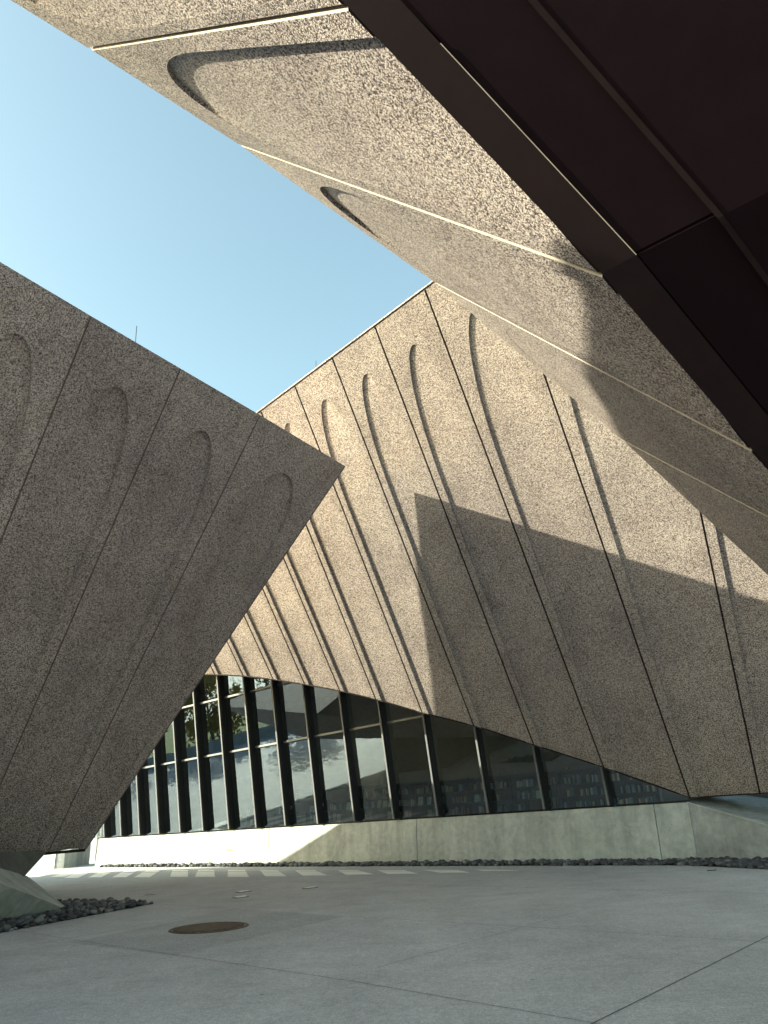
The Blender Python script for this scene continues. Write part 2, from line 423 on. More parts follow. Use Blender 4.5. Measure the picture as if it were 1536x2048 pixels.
def granite_out(k):
    ks = [(RA - b) @ uW for b in A_bot]; zs = [(b - P0) @ nW for b in A_bot]
    o = np.argsort(ks); return float(np.interp(k, np.array(ks)[o], np.array(zs)[o]))
def glass_h(k): return granite_h(k) + 0.38 * max(granite_out(k) - 0.4, 0)
def base_at(k): return P0 - uW * k - nW * (batter + 0.03)          # front face of the fins, at the ground line
z_at = lambda P, z: P + gup * ((z - P[2]) / gup[2])
GT = 0.06
for k in fin_k:
    z0, z1 = H0(k) + 0.05, max(glass_h(k) + 0.1, H0(k) + 0.3)
    A_, B_ = z_at(base_at(k), z0), z_at(base_at(k), z1)
    m = MB()
    m.prism([A_ - nW * 0.050, A_ - nW * 0.050 - uW * 0.11, A_ - nW * FIN - uW * 0.11, A_ - nW * FIN], B_ - A_)
    f_ = m.build('window_fin', M_FIN, library)
    m = MB()
    m.prism([A_ - uW * 0.045, A_ - uW * 0.112, A_ - uW * 0.112 - nW * 0.047, A_ - uW * 0.045 - nW * 0.047], B_ - A_)
    m.build('nosing', M_ALU, f_)
for a, b in zip(fin_k, fin_k[1:] + [-0.10]):                             # a is left of b (larger k)
    zt = max(granite_h(a), granite_h(b)) + 0.1
    z0a, z0b = H0(a) + 0.05, H0(b) + 0.05
    G = lambda k, z: z_at(base_at(k) - nW * (FIN - 0.02), z)
    levels = [lambda k: 4.05 + 0.04 * (23.5 - k), lambda k: 6.25 + 0.04 * (23.5 - k)]
    lo_a, lo_b = z0a, z0b; rows_ = []
    for L_ in levels:
        if min(glass_h(a) - L_(a), glass_h(b) - L_(b)) > 0.3:
            rows_.append((lo_a, lo_b, L_(a) - 0.03, L_(b) - 0.03)); lo_a, lo_b = L_(a) + 0.03, L_(b) + 0.03
            m = MB(); o1 = z_at(base_at(a), L_(a)) - nW * (FIN - 0.08); o2 = z_at(base_at(b), L_(b)) - nW * (FIN - 0.08)
            m.prism([o1, o1 - nW * 0.12, o1 - nW * 0.12 + V(0, 0, 0.075), o1 + V(0, 0, 0.075)], (o2 - uW * 0.112) - o1)
            m.build('transom', M_ALU, library)
    rows_.append((lo_a, lo_b, glass_h(a) + 0.1, glass_h(b) + 0.1))
    for q in rows_:
        m = MB(); m.face([G(a, q[0]), G(b + 0.11, q[1]), G(b + 0.11, q[3]), G(a, q[2])])
        m.build('glass_pane', M_GLASS, library, fix=False)
    m = MB(); s1 = base_at(a) - nW * FIN + V(0, 0, H0(a)); s2 = base_at(b) - nW * FIN - uW * 0.112 + V(0, 0, H0(b))
    s1 = s1 + gup * 0; 
    m.prism([s1 + V(0, 0, 0.005), s1 + nW * 0.10 + V(0, 0, 0.005), s1 + nW * 0.10 + V(0, 0, 0.06), s1 + V(0, 0, 0.06)], s2 - s1)
    m.build('window_sill', M_FIN, library)
# soffit from the granite edge back to the glass, and the body of the building
so_ = MB()
for i in range(len(A_bot) - 1):
    p, q = A_bot[i], A_bot[i + 1]
    back = lambda P: P - nW * ((P - P0) @ nW + 1.3) + V(0, 0, 0.38 * max((P - P0) @ nW - 0.4, 0))
    so_.prism([p - nA * 0.33 + V(0, 0, 0.03), q - nA * 0.33 + V(0, 0, 0.03), back(q) + V(0, 0, 0.03), back(p) + V(0, 0, 0.03)], V(0, 0, 0.12))
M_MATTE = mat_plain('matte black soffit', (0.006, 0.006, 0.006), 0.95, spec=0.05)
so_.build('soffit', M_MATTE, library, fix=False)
DEEP = 15.0
rf = MB()
for i in range(len(A_top) - 1):
    p, q = A_top[i] - nA * 0.33, A_top[i + 1] - nA * 0.33
    rf.prism([p, q, q - nW * DEEP, p - nW * DEEP], V(0, 0, -0.3))
rf.build('roof', M_ROOF, library, fix=False)
kl, kr = fin_k[0] + 0.6, -14.0
bw = MB()
a_ = P0 - uW * kl - nW * 14; b_ = P0 - uW * kr - nW * 14
bw.prism([a_, b_, b_ + V(0, 0, 12), a_ + V(0, 0, 12)], -nW * 0.3)
e0 = P0 - uW * kl - nW * 1.0
bw.prism([e0, e0 - nW * 13, e0 - nW * 13 + V(0, 0, 9), e0 + V(0, 0, 9)], -uW * 0.3)
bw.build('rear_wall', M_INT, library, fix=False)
fl = MB(); fz = 0.98
f0 = P0 - uW * kl - nW * 1.62; f1 = P0 + uW * 1.0 - nW * 1.62
fl.prism([f0 + V(0, 0, fz), f1 + V(0, 0, fz), f1 - nW * 12.3 + V(0, 0, fz), f0 - nW * 12.3 + V(0, 0, fz)], V(0, 0, -0.2))
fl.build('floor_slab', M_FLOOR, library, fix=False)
ce = MB(); ce.prism([f0 + V(0, 0, 8.6) + nW * 0.4, f1 + V(0, 0, 8.6) + nW * 0.4, f1 - nW * 12.3 + V(0, 0, 8.6), f0 - nW * 12.3 + V(0, 0, 8.6)], V(0, 0, 0.2))
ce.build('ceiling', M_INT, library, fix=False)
# the foot to the right of the corner: wall dropping towards a point on the ground
ft = MB()
c_top = P0 - nW * batter + V(0, 0, 1.5); c_bot = R_BASE
tip = ground(1840, 1722)
e_top = on_plane(1700, 1703, R_BASE, np.cross(unit(tip - c_bot), V(0, 0, 1)))
n2 = np.cross(unit(tip - c_bot), V(0, 0, 1)); n2 = n2 if n2[1] < 0 else -n2
ridge = on_plane(1540, 1652, c_bot, n2)
c_top2 = c_top + uW * 0.006
ring_f = [c_bot + uW * 0.006, tip, ridge, c_top2]
ft.prism(ring_f, -n2 * 0.02)
back_top = [c_top2 - nW * 2.2 + V(0, 0, 0.35), ridge - n2 * 2.6 + V(0, 0, 0.55), tip - n2 * 2.5]
ft.hull([c_bot + uW * 0.02 - n2 * 0.02, tip - n2 * 0.02, ridge - n2 * 0.02 - V(0, 0, 0.002), c_top2 - n2 * 0.02 - V(0, 0, 0.002)] + back_top + [c_bot - nW * 2.2, tip - n2 * 2.5])
ft.build('concrete_foot', M_CONC_D, library, fix=False)
rd = MB(); rd.beam(c_top2 + n2 * 0.01 + V(0, 0, 0.0), ridge + n2 * 0.01, 0.03, 0.03); rd.beam(ridge + n2 * 0.01, tip, 0.03, 0.03)
rd.beam(c_top2 + n2 * 0.012 - V(0, 0, .02), c_bot + n2 * 0.012, 0.03, 0.03)
rd.build('foot_arris', M_CONC, library)
rod = MB(); p_ = at(632, 741, 24.0); rod.beam(p_ - V(0, 0, 3.0), at(632, 722, 24.0), 0.02, 0.02); rod.build('lightning_rod', M_ALU, library)

# ================================================================== left wing
azB, lnB = math.radians(127), math.radians(33)
nBh = V(math.sin(azB), math.cos(azB), 0); nB = nBh * math.cos(lnB) - V(0, 0, math.sin(lnB))
uB = V(-nBh[1], nBh[0], 0)                                        # away from the camera, towards the tip
PB = at_dist(85, 1708, 20.26)
Bpt = lambda x, y: on_plane(x, y, PB, nB)
T = Bpt(690, 932); E = Bpt(170, 1700)
left = empty('left_wing', (E[0], E[1], 0), 'shaded leaning wing at left, its pebbled wall ending in a sharp point', 'building')
zT = T[2]
def Btop(k): return Bpt(690, 932) - uB * k + V(0, 0, 0.0)
edge_dir = unit(Bpt(0, 520) - T)
s_top = [T, Bpt(520, 830), Bpt(361, 737), Bpt(182, 632)]
s_bot = [E, Bpt(95, 1706.5), Bpt(-65, 1721), Bpt(-262, 1738)]
w_ = np.linalg.norm(s_top[3] - s_top[2])
for k in range(1, 12):
    s_top.append(s_top[3] + edge_dir * w_ * k)
rise = [0.2, 0.7, 1.2, 1.7, 2.1, 2.4, 2.6, 2.7, 2.8, 2.8, 2.8]
for k in range(1, 12):
    zz = s_bot[3][2] + rise[k - 1]
    P_ = s_bot[3] - uB * 1.75 * k; s_ = (zz - P_[2])
    upB = unit(nBh * math.sin(lnB) + V(0, 0, math.cos(lnB))); s_bot.append(P_ + upB * (s_ / upB[2]))
for i in range(len(s_top) - 1):
    t0, t1, b0, b1 = s_top[i + 1], s_top[i], s_bot[i + 1], s_bot[i]
    S_ = lambda a, b, t0=t0, t1=t1, b0=b0, b1=b1: lerp(lerp(t0, t1, a), lerp(b0, b1, a), b)
    panel(S_, nB, 0.09, 0.085, left, [M_AGG, M_SEAM], 0.032, 0.12, al=0.14, ar=0.86, flip=True, floor=0.05)
bk = MB()
for i in range(len(s_top)): joint_strip(bk, s_top, s_bot, i, nB, 0.022)
bk.build('joint_backing', M_SEAM, left, fix=False)
dr = MB()
for a, b in zip(s_bot[:-1], s_bot[1:]): dr.beam(a - nB * 0.05 - V(0, 0, 0.03), b - nB * 0.05 - V(0, 0, 0.03), 0.12, 0.06)
dr.build('drip_edge', M_BRONZE, left, fix=False)
# body: the far end is cut so that its back corner throws the upright shadow edge
X = []
Qs = [(Apt(858, 1425), 8.5), (on_plane(690, 1640, P0 - nW * 0.1, nW), 8.6), (ground(548, 1736), 8.8)]
X = [q - SUN * k for q, k in Qs]
top_back = [T - nBh * 0.4 - uB * 0.3, s_top[-1] - nBh * 9, T - nBh * 9 - uB * 7]
body = MB()
nb = nB * 0.26
top_in = [p - nb for p in (s_top[0], s_top[-1])]
low = [s_bot[0] - nb + V(0, 0, 0.06), s_bot[3] - nb + V(0, 0, 0.06), s_bot[-1] - nb + V(0, 0, 0.06)]
far_pt = ground(100, 1749) - SUN * 14  # unseen hull corner, set to cast shade over the paving at left
body.hull(top_in + low + [X[0], X[0] - nBh * 0.5 - uB * 1.0] + [s_top[-1] - nBh * 9 - V(0, 0, 2), s_bot[-1] - nBh * 7])
body.hull([X[0], X[1], low[0], low[1], low[2], s_bot[-1] - nBh * 7, X[0] - uB * 3])
body.hull([X[1], X[2], low[0], low[1], low[2], s_bot[-1] - nBh * 7, far_pt, X[0] - uB * 3])
body.build('rear_shadow_volume', M_AGG, left, fix=False)
# added unseen block, outlined so that its shadow falls on the near wing
uv = MB()
yz = [(10.1, 13.5), (8.3, 12.7), (7.0, 12.2), (5.6, 11.45), (4.3, 10.90), (3.6, 10.68), (3.1, 10.52), (2.8, 10.2), (1.5, 9.8), (-8, 9.0), (-8, 7.5), (10.1, 7.5)]
uv.prism([V(-9, y, z) for y, z in yz], V(-5, 0.6, 0))
uv.build('shadow_caster', M_AGG, left)
# glazed base of the wing and an added sun-blocking core, left of the frame (seen in the far windows)
bwl = MB(); q0 = s_bot[3] - nBh * 0.5; q0 = V(q0[0], q0[1], 0); q1 = q0 - uB * 19
bwl.prism([q0, q1, q1 - nBh * 0.5, q0 - nBh * 0.5], V(0, 0, 1.35)); bwl.build('concrete_base', M_CONC_D, left, bevel=0.01)
core = MB(); c0, c1 = q0 - nBh * 2.2 + uB * 4.2, q1 - nBh * 2.2 - uB * 12
core.prism([c0, c1, c1 - nBh * 4, c0 - nBh * 4], V(0, 0, 7.5)); core.build('sun_blocking_core', M_INT, left)
for k in range(13):
    p = q0 - uB * (0.6 + 1.25 * k) - nBh * 0.1; h = 1.2 + 0.26 * k
    m = MB(); m.prism([p + V(0, 0, 1.36), p - uB * 0.07 + V(0, 0, 1.36), p - uB * 0.07 - nBh * 0.35 + V(0, 0, 1.36), p - nBh * 0.35 + V(0, 0, 1.36)], V(0, 0, h) + nBh * 0.16 * h)
    m.build('window_fin', M_ALU, left)
    if k:
        m = MB(); p2 = p + uB * 1.25; g_ = lambda P, z: P - nBh * 0.36 + V(0, 0, 1.36 + z) + nBh * 0.16 * z
        m.face([g_(p, 0), g_(p2, 0), g_(p2, h), g_(p, h)]); m.build('glass_pane', M_GLASS, left, fix=False)
# concrete foot under the wing
G_tip = ground(141, 1821)
K = at_dist(45, 1757, 18.9)
ftm = MB()
a1 = E - nB * 0.3 - V(0, 0, 0.04); a2 = Bpt(100, 1707) - nB * 0.09 + V(0, 0, 0.03); a3 = Bpt(-300, 1742) - nB * 0.09 + V(0, 0, 0.03)
k2 = at_dist(-260, 1725, 16.0)
a4 = a3 - nBh * 2.5; a5 = a2 - nBh * 2.5
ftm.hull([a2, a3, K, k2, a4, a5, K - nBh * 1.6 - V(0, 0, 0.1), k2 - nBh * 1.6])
ftm.build('inverted_foot', M_CONC_SHADE, left, fix=False)
sl = MB()
r1 = at_dist(0, 1746, 17.6); r0 = at_dist(-300, 1650, 13.0)
f0 = ground(0, 1846); f00 = ground(-380, 1925)
bk1 = at_dist(55, 1752, 19.4)
g1 = ground(108, 1786)
sl.hull([G_tip, f0, f00, r1, r0, bk1, ground(70, 1790), r0 - nBh * 3, f00 - nBh * 3])
sl.build('foot_slab', M_CONC, left, fix=False)
rod = MB(); p_ = at(272, 684, 20.0); rod.beam(p_ - V(0, 0, 0.8), at(273.5, 652, 20.0), 0.018, 0.018); rod.build('lightning_rod', M_ALU, left)

# ================================================================== near wing overhead
near = empty('near_wing', (4, 2, 0), 'near wing jutting overhead at upper right, coarse pebbled panels over a dark bronze soffit', 'building')
C_top = [at(-380, -230, 9.6), at(-150, -105, 10.2), at(180, 98, 11), at(480, 290, 12.4), at(870, 565, 14.0), at(1245, 880, 14.6), at(1536, 1150, 14.6)]
C_bot = [at(0, -700, 5.3), at(330, -340, 5.6), at(690, 15, 6), at(1200, 550, 6.8), at(1500, 900, 7.8), at(1680, 1110, 9), at(1850, 1300, 11)]
nC = unit(np.cross(C_top[3] - C_bot[2], C_top[2] - C_bot[3])); nC = nC if nC @ (CAM - C_bot[2]) > 0 else -nC
for i in range(len(C_top) - 1):
    t0, t1, b0, b1 = C_top[i], C_top[i + 1], C_bot[i], C_bot[i + 1]
    S_ = lambda a, b, t0=t0, t1=t1, b0=b0, b1=b1: lerp(lerp(t0, t1, a), lerp(b0, b1, a), b)
    panel(S_, nC, 0.065 if i < 4 else 0.004, 0.17 if i == 2 else 0.09, near, [M_AGGN, M_EDGE, M_BRONZE], 0.04, 0.14, al=0.10, ar=0.9, chamfer=0.015, floor=0.03)
bk = MB()
for i in range(len(C_top)): joint_strip(bk, C_top, C_bot, i, nC, 0.13)
bk.build('joint_backing', M_JOINT, near, fix=False)
# soffit strips, inward from the lower edge
inC = V(0.77, -0.64, 0)
def strips(mb, o1, o2, z1, z2, gapk=None):
    for i in range(len(C_bot) - 1):
        a, b = C_bot[i], C_bot[i + 1]
        mb.face([a + inC * o1 + V(0, 0, z1), b + inC * o1 + V(0, 0, z1), b + inC * o2 + V(0, 0, z2), a + inC * o2 + V(0, 0, z2)])
m = MB(); strips(m, 0.02, 0.35, 0.0, 0.02); m.build('flashing', M_BRONZE, near, fix=False)
for i in range(len(C_bot) - 1):
    m = MB(); a, b = C_bot[i], C_bot[i + 1]; d = (b - a); a = a + d * 0.006; b = b - d * 0.006
    A4 = [a + inC * 0.36 + V(0, 0, 0.03), b + inC * 0.36 + V(0, 0, 0.03), b + inC * 1.05 + V(0, 0, 0.03), a + inC * 1.05 + V(0, 0, 0.03)]
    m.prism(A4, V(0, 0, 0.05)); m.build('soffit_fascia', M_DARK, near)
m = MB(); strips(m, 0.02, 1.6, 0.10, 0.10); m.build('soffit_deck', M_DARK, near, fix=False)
m = MB(); d_ = (C_bot[3] - C_bot[2]); a_ = C_bot[2] + d_ * 0.22 + inC * 0.352 + V(0, 0, 0.018); m.beam(a_, C_bot[3] + inC * 0.352 + V(0, 0, 0.018), 0.006, 0.008); m.build('edge_bead', M_EDGE, near, fix=False)
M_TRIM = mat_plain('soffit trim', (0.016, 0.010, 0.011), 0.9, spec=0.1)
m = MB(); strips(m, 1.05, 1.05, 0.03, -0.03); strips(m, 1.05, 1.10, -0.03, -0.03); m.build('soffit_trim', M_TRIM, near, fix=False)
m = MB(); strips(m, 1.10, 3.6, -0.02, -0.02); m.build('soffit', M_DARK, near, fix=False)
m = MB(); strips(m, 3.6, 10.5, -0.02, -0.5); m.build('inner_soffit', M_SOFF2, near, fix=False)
m = MB()
for i in range(len(C_top) - 1):
    p, q = C_top[i] - nC * 0.2, C_top[i + 1] - nC * 0.2
    m.face([p, q, q + inC * 12, p + inC * 12])
m.build('roof', M_ROOF, near, fix=False)

# ================================================================== things on and around the plaza
# sunlight reflected off the library windows, painted as pale stripes on the paving
def quad(mb, pts, z): mb.face([ground(*p) + V(0, 0, z) for p in pts])
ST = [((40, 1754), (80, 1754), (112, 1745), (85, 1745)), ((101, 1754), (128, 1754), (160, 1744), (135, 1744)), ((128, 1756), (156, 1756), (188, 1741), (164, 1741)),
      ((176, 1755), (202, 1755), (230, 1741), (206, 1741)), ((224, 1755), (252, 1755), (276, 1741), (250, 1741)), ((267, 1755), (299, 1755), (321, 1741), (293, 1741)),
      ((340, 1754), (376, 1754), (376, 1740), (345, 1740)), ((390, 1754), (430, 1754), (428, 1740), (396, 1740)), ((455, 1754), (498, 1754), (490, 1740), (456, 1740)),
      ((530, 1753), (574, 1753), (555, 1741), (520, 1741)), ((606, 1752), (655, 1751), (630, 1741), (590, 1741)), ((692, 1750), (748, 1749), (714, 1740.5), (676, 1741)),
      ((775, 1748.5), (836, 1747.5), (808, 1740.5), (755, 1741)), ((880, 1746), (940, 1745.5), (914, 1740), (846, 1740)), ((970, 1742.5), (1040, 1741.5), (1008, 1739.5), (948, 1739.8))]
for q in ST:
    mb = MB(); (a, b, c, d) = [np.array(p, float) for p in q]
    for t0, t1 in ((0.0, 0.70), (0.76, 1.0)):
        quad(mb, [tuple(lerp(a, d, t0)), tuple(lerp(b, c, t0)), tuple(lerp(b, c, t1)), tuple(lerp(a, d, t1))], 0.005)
    tag(mb.build('sun_stripe', M_SUNPATCH, fix=False), kind='structure')

# cobbles
M_COB = []
for nm, col in (('slate cobble', (0.050, 0.053, 0.064)), ('blue grey cobble', (0.078, 0.085, 0.10)), ('pale grey cobble', (0.15, 0.155, 0.16)), ('dark cobble', (0.030, 0.030, 0.038))):
    M_COB.append(mat_plain(nm, col, 0.55, var=0.3, scale=14))
def cobble_mesh(k):
    bm = bmesh.new(); bmesh.ops.create_icosphere(bm, subdivisions=3, radius=1.0)
    r = random.Random(k); ph = [r.uniform(0, 6.28) for _ in range(6)]
    for v in bm.verts:
        x, y, z = v.co
        f = 1 + 0.10 * math.sin(2.1 * x + ph[0]) + 0.09 * math.sin(2.6 * y + ph[1]) + 0.07 * math.sin(3.1 * z + ph[2]) + 0.04 * math.sin(5 * x + 4 * y + ph[3])
        v.co = Vector((x * f, y * f * r.uniform(0.68, 0.72), z * f * 0.52))
    me = bpy.data.meshes.new('cobble'); bm.to_mesh(me); bm.free()
    me.materials.append(M_COB[[0, 1, 3, 0, 1, 2, 3, 0][k % 8]])
    for p in me.polygons: p.use_smooth = True
    return me
CM = [cobble_mesh(k) for k in range(8)]
def place_cobbles(poly, size, pile, n):
    """random packing inside a ground polygon; returns (x, y, z, r)"""
    P = np.array([p[:2] for p in poly]); lo, hi = P.min(0), P.max(0); out = []; grid = {}
    def inside(x, y):
        c = False
        for i in range(len(P)):
            x1, y1 = P[i]; x2, y2 = P[i - 1]
            if (y1 > y) != (y2 > y) and x < (x2 - x1) * (y - y1) / (y2 - y1) + x1: c = not c
        return c
    tries = 0
    while len(out) < n and tries < n * 60:
        tries += 1
        x, y = rng.uniform(lo[0], hi[0]), rng.uniform(lo[1], hi[1])
        if not inside(x, y): continue
        r = size * rng.uniform(0.65, 1.2)
        gx, gy = int(x // size), int(y // size); near_ = [q for i in (-2, -1, 0, 1, 2) for j in (-2, -1, 0, 1, 2) for q in grid.get((gx + i, gy + j), [])]
        d = min([math.hypot(x - q[0], y - q[1]) / (r + q[2]) for q in near_], default=9)
        if d < 0.60: continue
        z = r * 0.28 + (rng.uniform(0.0, pile) if d < 0.85 else 0)
        grid.setdefault((gx, gy), []).append((x, y, r)); out.append((x, y, z, r))
    return out
near_poly = [ground(-30, 1872), ground(305, 1808), ground(230, 1806.5), ground(120, 1808), ground(60, 1835), ground(0, 1843), ground(-60, 1850)]
bed = MB(); bed.face([p + V(0, 0, 0.006) for p in [ground(-30, 1872), ground(306, 1808), ground(120, 1806), ground(-60, 1835)]])
M_BED = mat_plain('dark bed gravel', (0.03, 0.03, 0.035), 0.9)
tag(bed.build('gravel_bed', M_BED, fix=False), kind='structure')
cob = place_cobbles(near_poly, 0.088, 0.06, 460)
cob.sort(key=lambda c: -c[3] / c[1])
GRP = 'dark river cobbles in the bed at the left foot'
for i, (x, y, z, r) in enumerate(cob[:300]):
    o = bpy.data.objects.new('cobble', CM[int(rng.integers(8))]); COL.objects.link(o)
    o.location = (x, y, z); o.scale = (r, r, r * rng.uniform(0.9, 1.25)); o.rotation_euler = (rng.uniform(-.35, .35), rng.uniform(-.35, .35), rng.uniform(0, 6.28))
    tag(o, 'smooth dark river cobble among others beside the left concrete foot', 'cobble', GRP)
# far bed along the library wall: one mass of stones
def merged(cobs, name, label=None):
    vs, fs, ms, mats = [], [], [], M_COB
    for (x, y, z, r) in cobs:
        me = CM_LO[int(rng.integers(8))]; Mx = Matrix.Translation((x, y, z)) @ Matrix.Rotation(rng.uniform(0, 6.28), 4, 'Z') @ Matrix.Rotation(rng.uniform(-.4, .4), 4, 'X') @ Matrix.Diagonal((r, r, r, 1))
        o0 = len(vs); mi = int(rng.choice([0, 1, 2, 3], p=[.38, .3, .12, .2]))
        vs += [tuple(Mx @ v.co) for v in me.vertices]
        for p in me.polygons: fs.append(tuple(o0 + k for k in p.vertices)); ms.append(mi)
    me = bpy.data.meshes.new(name); me.from_pydata(vs, [], fs)
    for mt in mats: me.materials.append(mt)
    for p, k in zip(me.polygons, ms): p.material_index = k; p.use_smooth = True
    o = bpy.data.objects.new(name, me); COL.objects.link(o); return o
def lo_mesh(k):
    bm = bmesh.new(); bmesh.ops.create_icosphere(bm, subdivisions=2, radius=1.0); r = random.Random(100 + k); ph = r.uniform(0, 6)
    for v in bm.verts:
        f = 1 + 0.12 * math.sin(2.3 * v.co.x + ph) + 0.1 * math.sin(2.9 * v.co.y - ph); v.co = Vector((v.co.x * f, v.co.y * f * 0.75, v.co.z * f * 0.6))
    me = bpy.data.meshes.new('lo'); bm.to_mesh(me); bm.free(); return me
CM_LO = [lo_mesh(k) for k in range(8)]
if len(cob) > 300: tag(merged(cob[300:], 'river_cobbles'), kind='stuff')
wl_ = lambda k, out: P0 - uW * k + nW * out
far_poly = [wl_(26.0, 0.05), wl_(26.0, 0.45), wl_(14, 0.75), wl_(6, 0.9), wl_(0, 1.15)] + [ground(1536, 1739), ground(1860, 1741), tip + V(-0.2, -0.1, 0), P0 + uW * 0.1 + nW * 0.05]
bed2 = MB(); bed2.face([p + V(0, 0, 0.006) for p in far_poly]); tag(bed2.build('gravel_bed', M_BED, fix=False), kind='structure')
fc = place_cobbles(far_poly, 0.095, 0.06, 4200)
tag(merged(fc, 'river_cobbles'), kind='stuff')
fp2 = [q0 + nBh * 1.6 - uB * 0.3, q0 + nBh * 0.05 - uB * 0.3, q1 + nBh * 0.05, q1 + nBh * 1.6]
tag(merged(place_cobbles(fp2, 0.14, 0.05, 700), 'river_cobbles'), kind='stuff')

# manhole
def mat_iron():
    t = NT('rusted cast iron')
    c = t.ramp(t.noise(9, 6, 0.65), [(0.3, (0.026, 0.014, 0.012)), (0.7, (0.065, 0.036, 0.030))])
    v = t.voro(22); t.bump(t.math('GREATER_THAN', v.outputs['Distance'], 0.35), 0.8, 0.01)
    return t.fin(c, 0.6, 0.35, 0.4)
M_IRON = mat_iron()
mc = ground(418, 1856)
mh = empty('manhole_cover', mc, 'round rusty iron manhole cover set in the grey paving', 'manhole cover')
def ring(mb, r0, r1, z0, z1, n=64):
    for k in range(n):
        a, b = 2 * math.pi * k / n, 2 * math.pi * (k + 1) / n
        p = lambda r, t, z: mc + V(r * math.cos(t), r * math.sin(t), z)
        mb.face([p(r0, a, z0), p(r0, b, z0), p(r1, b, z1), p(r1, a, z1)])
RM = 0.64
M_WORN = mat_plain('worn iron', (0.075, 0.048, 0.043), 0.55, 0.2)
m = MB(); ring(m, RM, RM - 0.01, 0.003, 0.014); ring(m, RM - 0.01, RM - 0.055, 0.014, 0.014); ring(m, RM - 0.055, RM - 0.06, 0.014, 0.004); m.build('frame', M_WORN, mh)
m = MB(); ring(m, 0.0, RM - 0.075, 0.008, 0.008); ring(m, RM - 0.075, RM - 0.075, 0.011, 0.003)
for k in range(40):
    a = 2 * math.pi * k / 40; c = mc + V(math.cos(a), math.sin(a), 0) * (RM - 0.12)
    t_ = V(-math.sin(a), math.cos(a), 0); r_ = V(math.cos(a), math.sin(a), 0)
    m.prism([c - t_ * .02 - r_ * .02 + V(0, 0, .011), c + t_ * .02 - r_ * .02 + V(0, 0, .011), c + t_ * .02 + r_ * .02 + V(0, 0, .011), c - t_ * .02 + r_ * .02 + V(0, 0, .011)], V(0, 0, .008), 1)
for k in range(-5, 6):
    y = k * 0.085; hw = math.sqrt(max((RM - 0.16) ** 2 - y * y, 0.001))
    m.box(mc + V(-hw, y - .014, .011), V(2 * hw, 0, 0), V(0, .028, 0), V(0, 0, .007), 1)
m.build('lid', [M_IRON, M_WORN], mh)

# small pavement lights
LBL = {0: 'pale metal slot light in the paving, farther of the close pair', 1: 'pale metal slot light in the paving, nearer of the close pair', 2: 'lone pale metal slot light in the paving right of the pair'}
M_PALE = mat_plain('brushed pale metal', (0.78, 0.77, 0.73), 0.45, 0.0)
for i, (a, b) in enumerate([((478, 1785), (497, 1782.5)), ((471.5, 1796), (491, 1793.5)), ((611, 1777.5), (629, 1775))]):
    A_, B_ = ground(*a), ground(*b); d = unit(B_ - A_); x = np.cross(d, V(0, 0, 1))
    e_ = empty('paving_light', (A_ + B_) / 2, LBL[i], 'paving light', 'slot lights set in the paving')
    m = MB(); m.prism([A_ - x * .10 - d * .03, B_ - x * .10 + d * .03, B_ + x * .10 + d * .03, A_ + x * .10 - d * .03], V(0, 0, .008)); m.build('rim', M_LINE, e_)
    m = MB(); m.prism([A_ - x * .055 + V(0, 0, .008), B_ - x * .055 + V(0, 0, .008), B_ + x * .055 + V(0, 0, .008), A_ + x * .055 + V(0, 0, .008)], V(0, 0, .02)); m.build('lens', M_PALE, e_, bevel=0.008)
dl = ground(1424, 1741)
m = MB(); m.box(dl + V(-.11, -.05, 0), V(.22, .03, 0), V(0, .09, 0), V(0, 0, .012)); tag(m.build('drain_grate', M_FIN, bevel=0.004), 'small dark drain cover at the edge of the far cobbles', 'drain')
dl = ground(300, 1790)
m = MB(); m.box(dl + V(-.12, -.04, 0), V(.22, .05, 0), V(0, .07, 0), V(0, 0, .008)); tag(m.build('drain_grate', M_FIN, bevel=0.003), 'small dark drain slot in the paving behind the left cobbles', 'drain')

# low walls at the far left end of the library
wing = empty('low_wall', ground(120, 1736), 'low concrete wall stepping out from the library end, its pier in sun', 'wall')
h = lambda P, x, y: P + V(0, 0, (at_dist(x, y, math.hypot(P[0], P[1]))[2]))
pA, pB, pC, pD = ground(90, 1736), ground(108, 1737.5), ground(137, 1733), ground(162, 1729)
def block(mb, P, Q, hp, hq, back):
    n = unit(np.cross(Q - P, V(0, 0, 1))); n = n if n[1] > 0 else -n
    mb.loft([P, Q, Q + V(0, 0, hq), P + V(0, 0, hp)], [P + n * back, Q + n * back, Q + n * back + V(0, 0, hq), P + n * back + V(0, 0, hp)])
m = MB(); hp = at_dist(92, 1720, np.linalg.norm(pA[:2]))[2]; hq = at_dist(109, 1706, np.linalg.norm(pB[:2]))[2]
m.loft([pA, pB, pB + V(0, 0, hq), lerp(pA, pB, .6) + V(0, 0, hq), pA + V(0, 0, hp)], [p + V(-0.2, 2.2, 0) for p in (pA, pB, pB + V(0, 0, hq), lerp(pA, pB, .6) + V(0, 0, hq), pA + V(0, 0, hp))]); m.build('pier', M_CONC, wing, bevel=0.015)
m = MB(); block(m, pB + V(.02, .03, 0), pC, hq - .03, 0.95, 0.4); block(m, pC + V(.01, 0.02, 0), pD, 0.95, 0.95, 0.4); m.build('wall_run', M_CONC, wing)
m = MB(); wend = P0 - uW * 27.0; pE = ground(172, 1729)
m.hull([wend - uW * 0.02, wend - nW * batter - uW * 0.02 + V(0, 0, 1.15), wend - uW * 1.5 - nW * 1.2, wend - uW * 0.9 - nW * 1.3 + V(0, 0, 1.15), wend - nW * 1.6 - uW * 0.02, wend - nW * 1.6 - uW * 0.02 + V(0, 0, 1.15)])
m.build('return_wall', M_CONC, wing)
bl = ground(204, 1731)
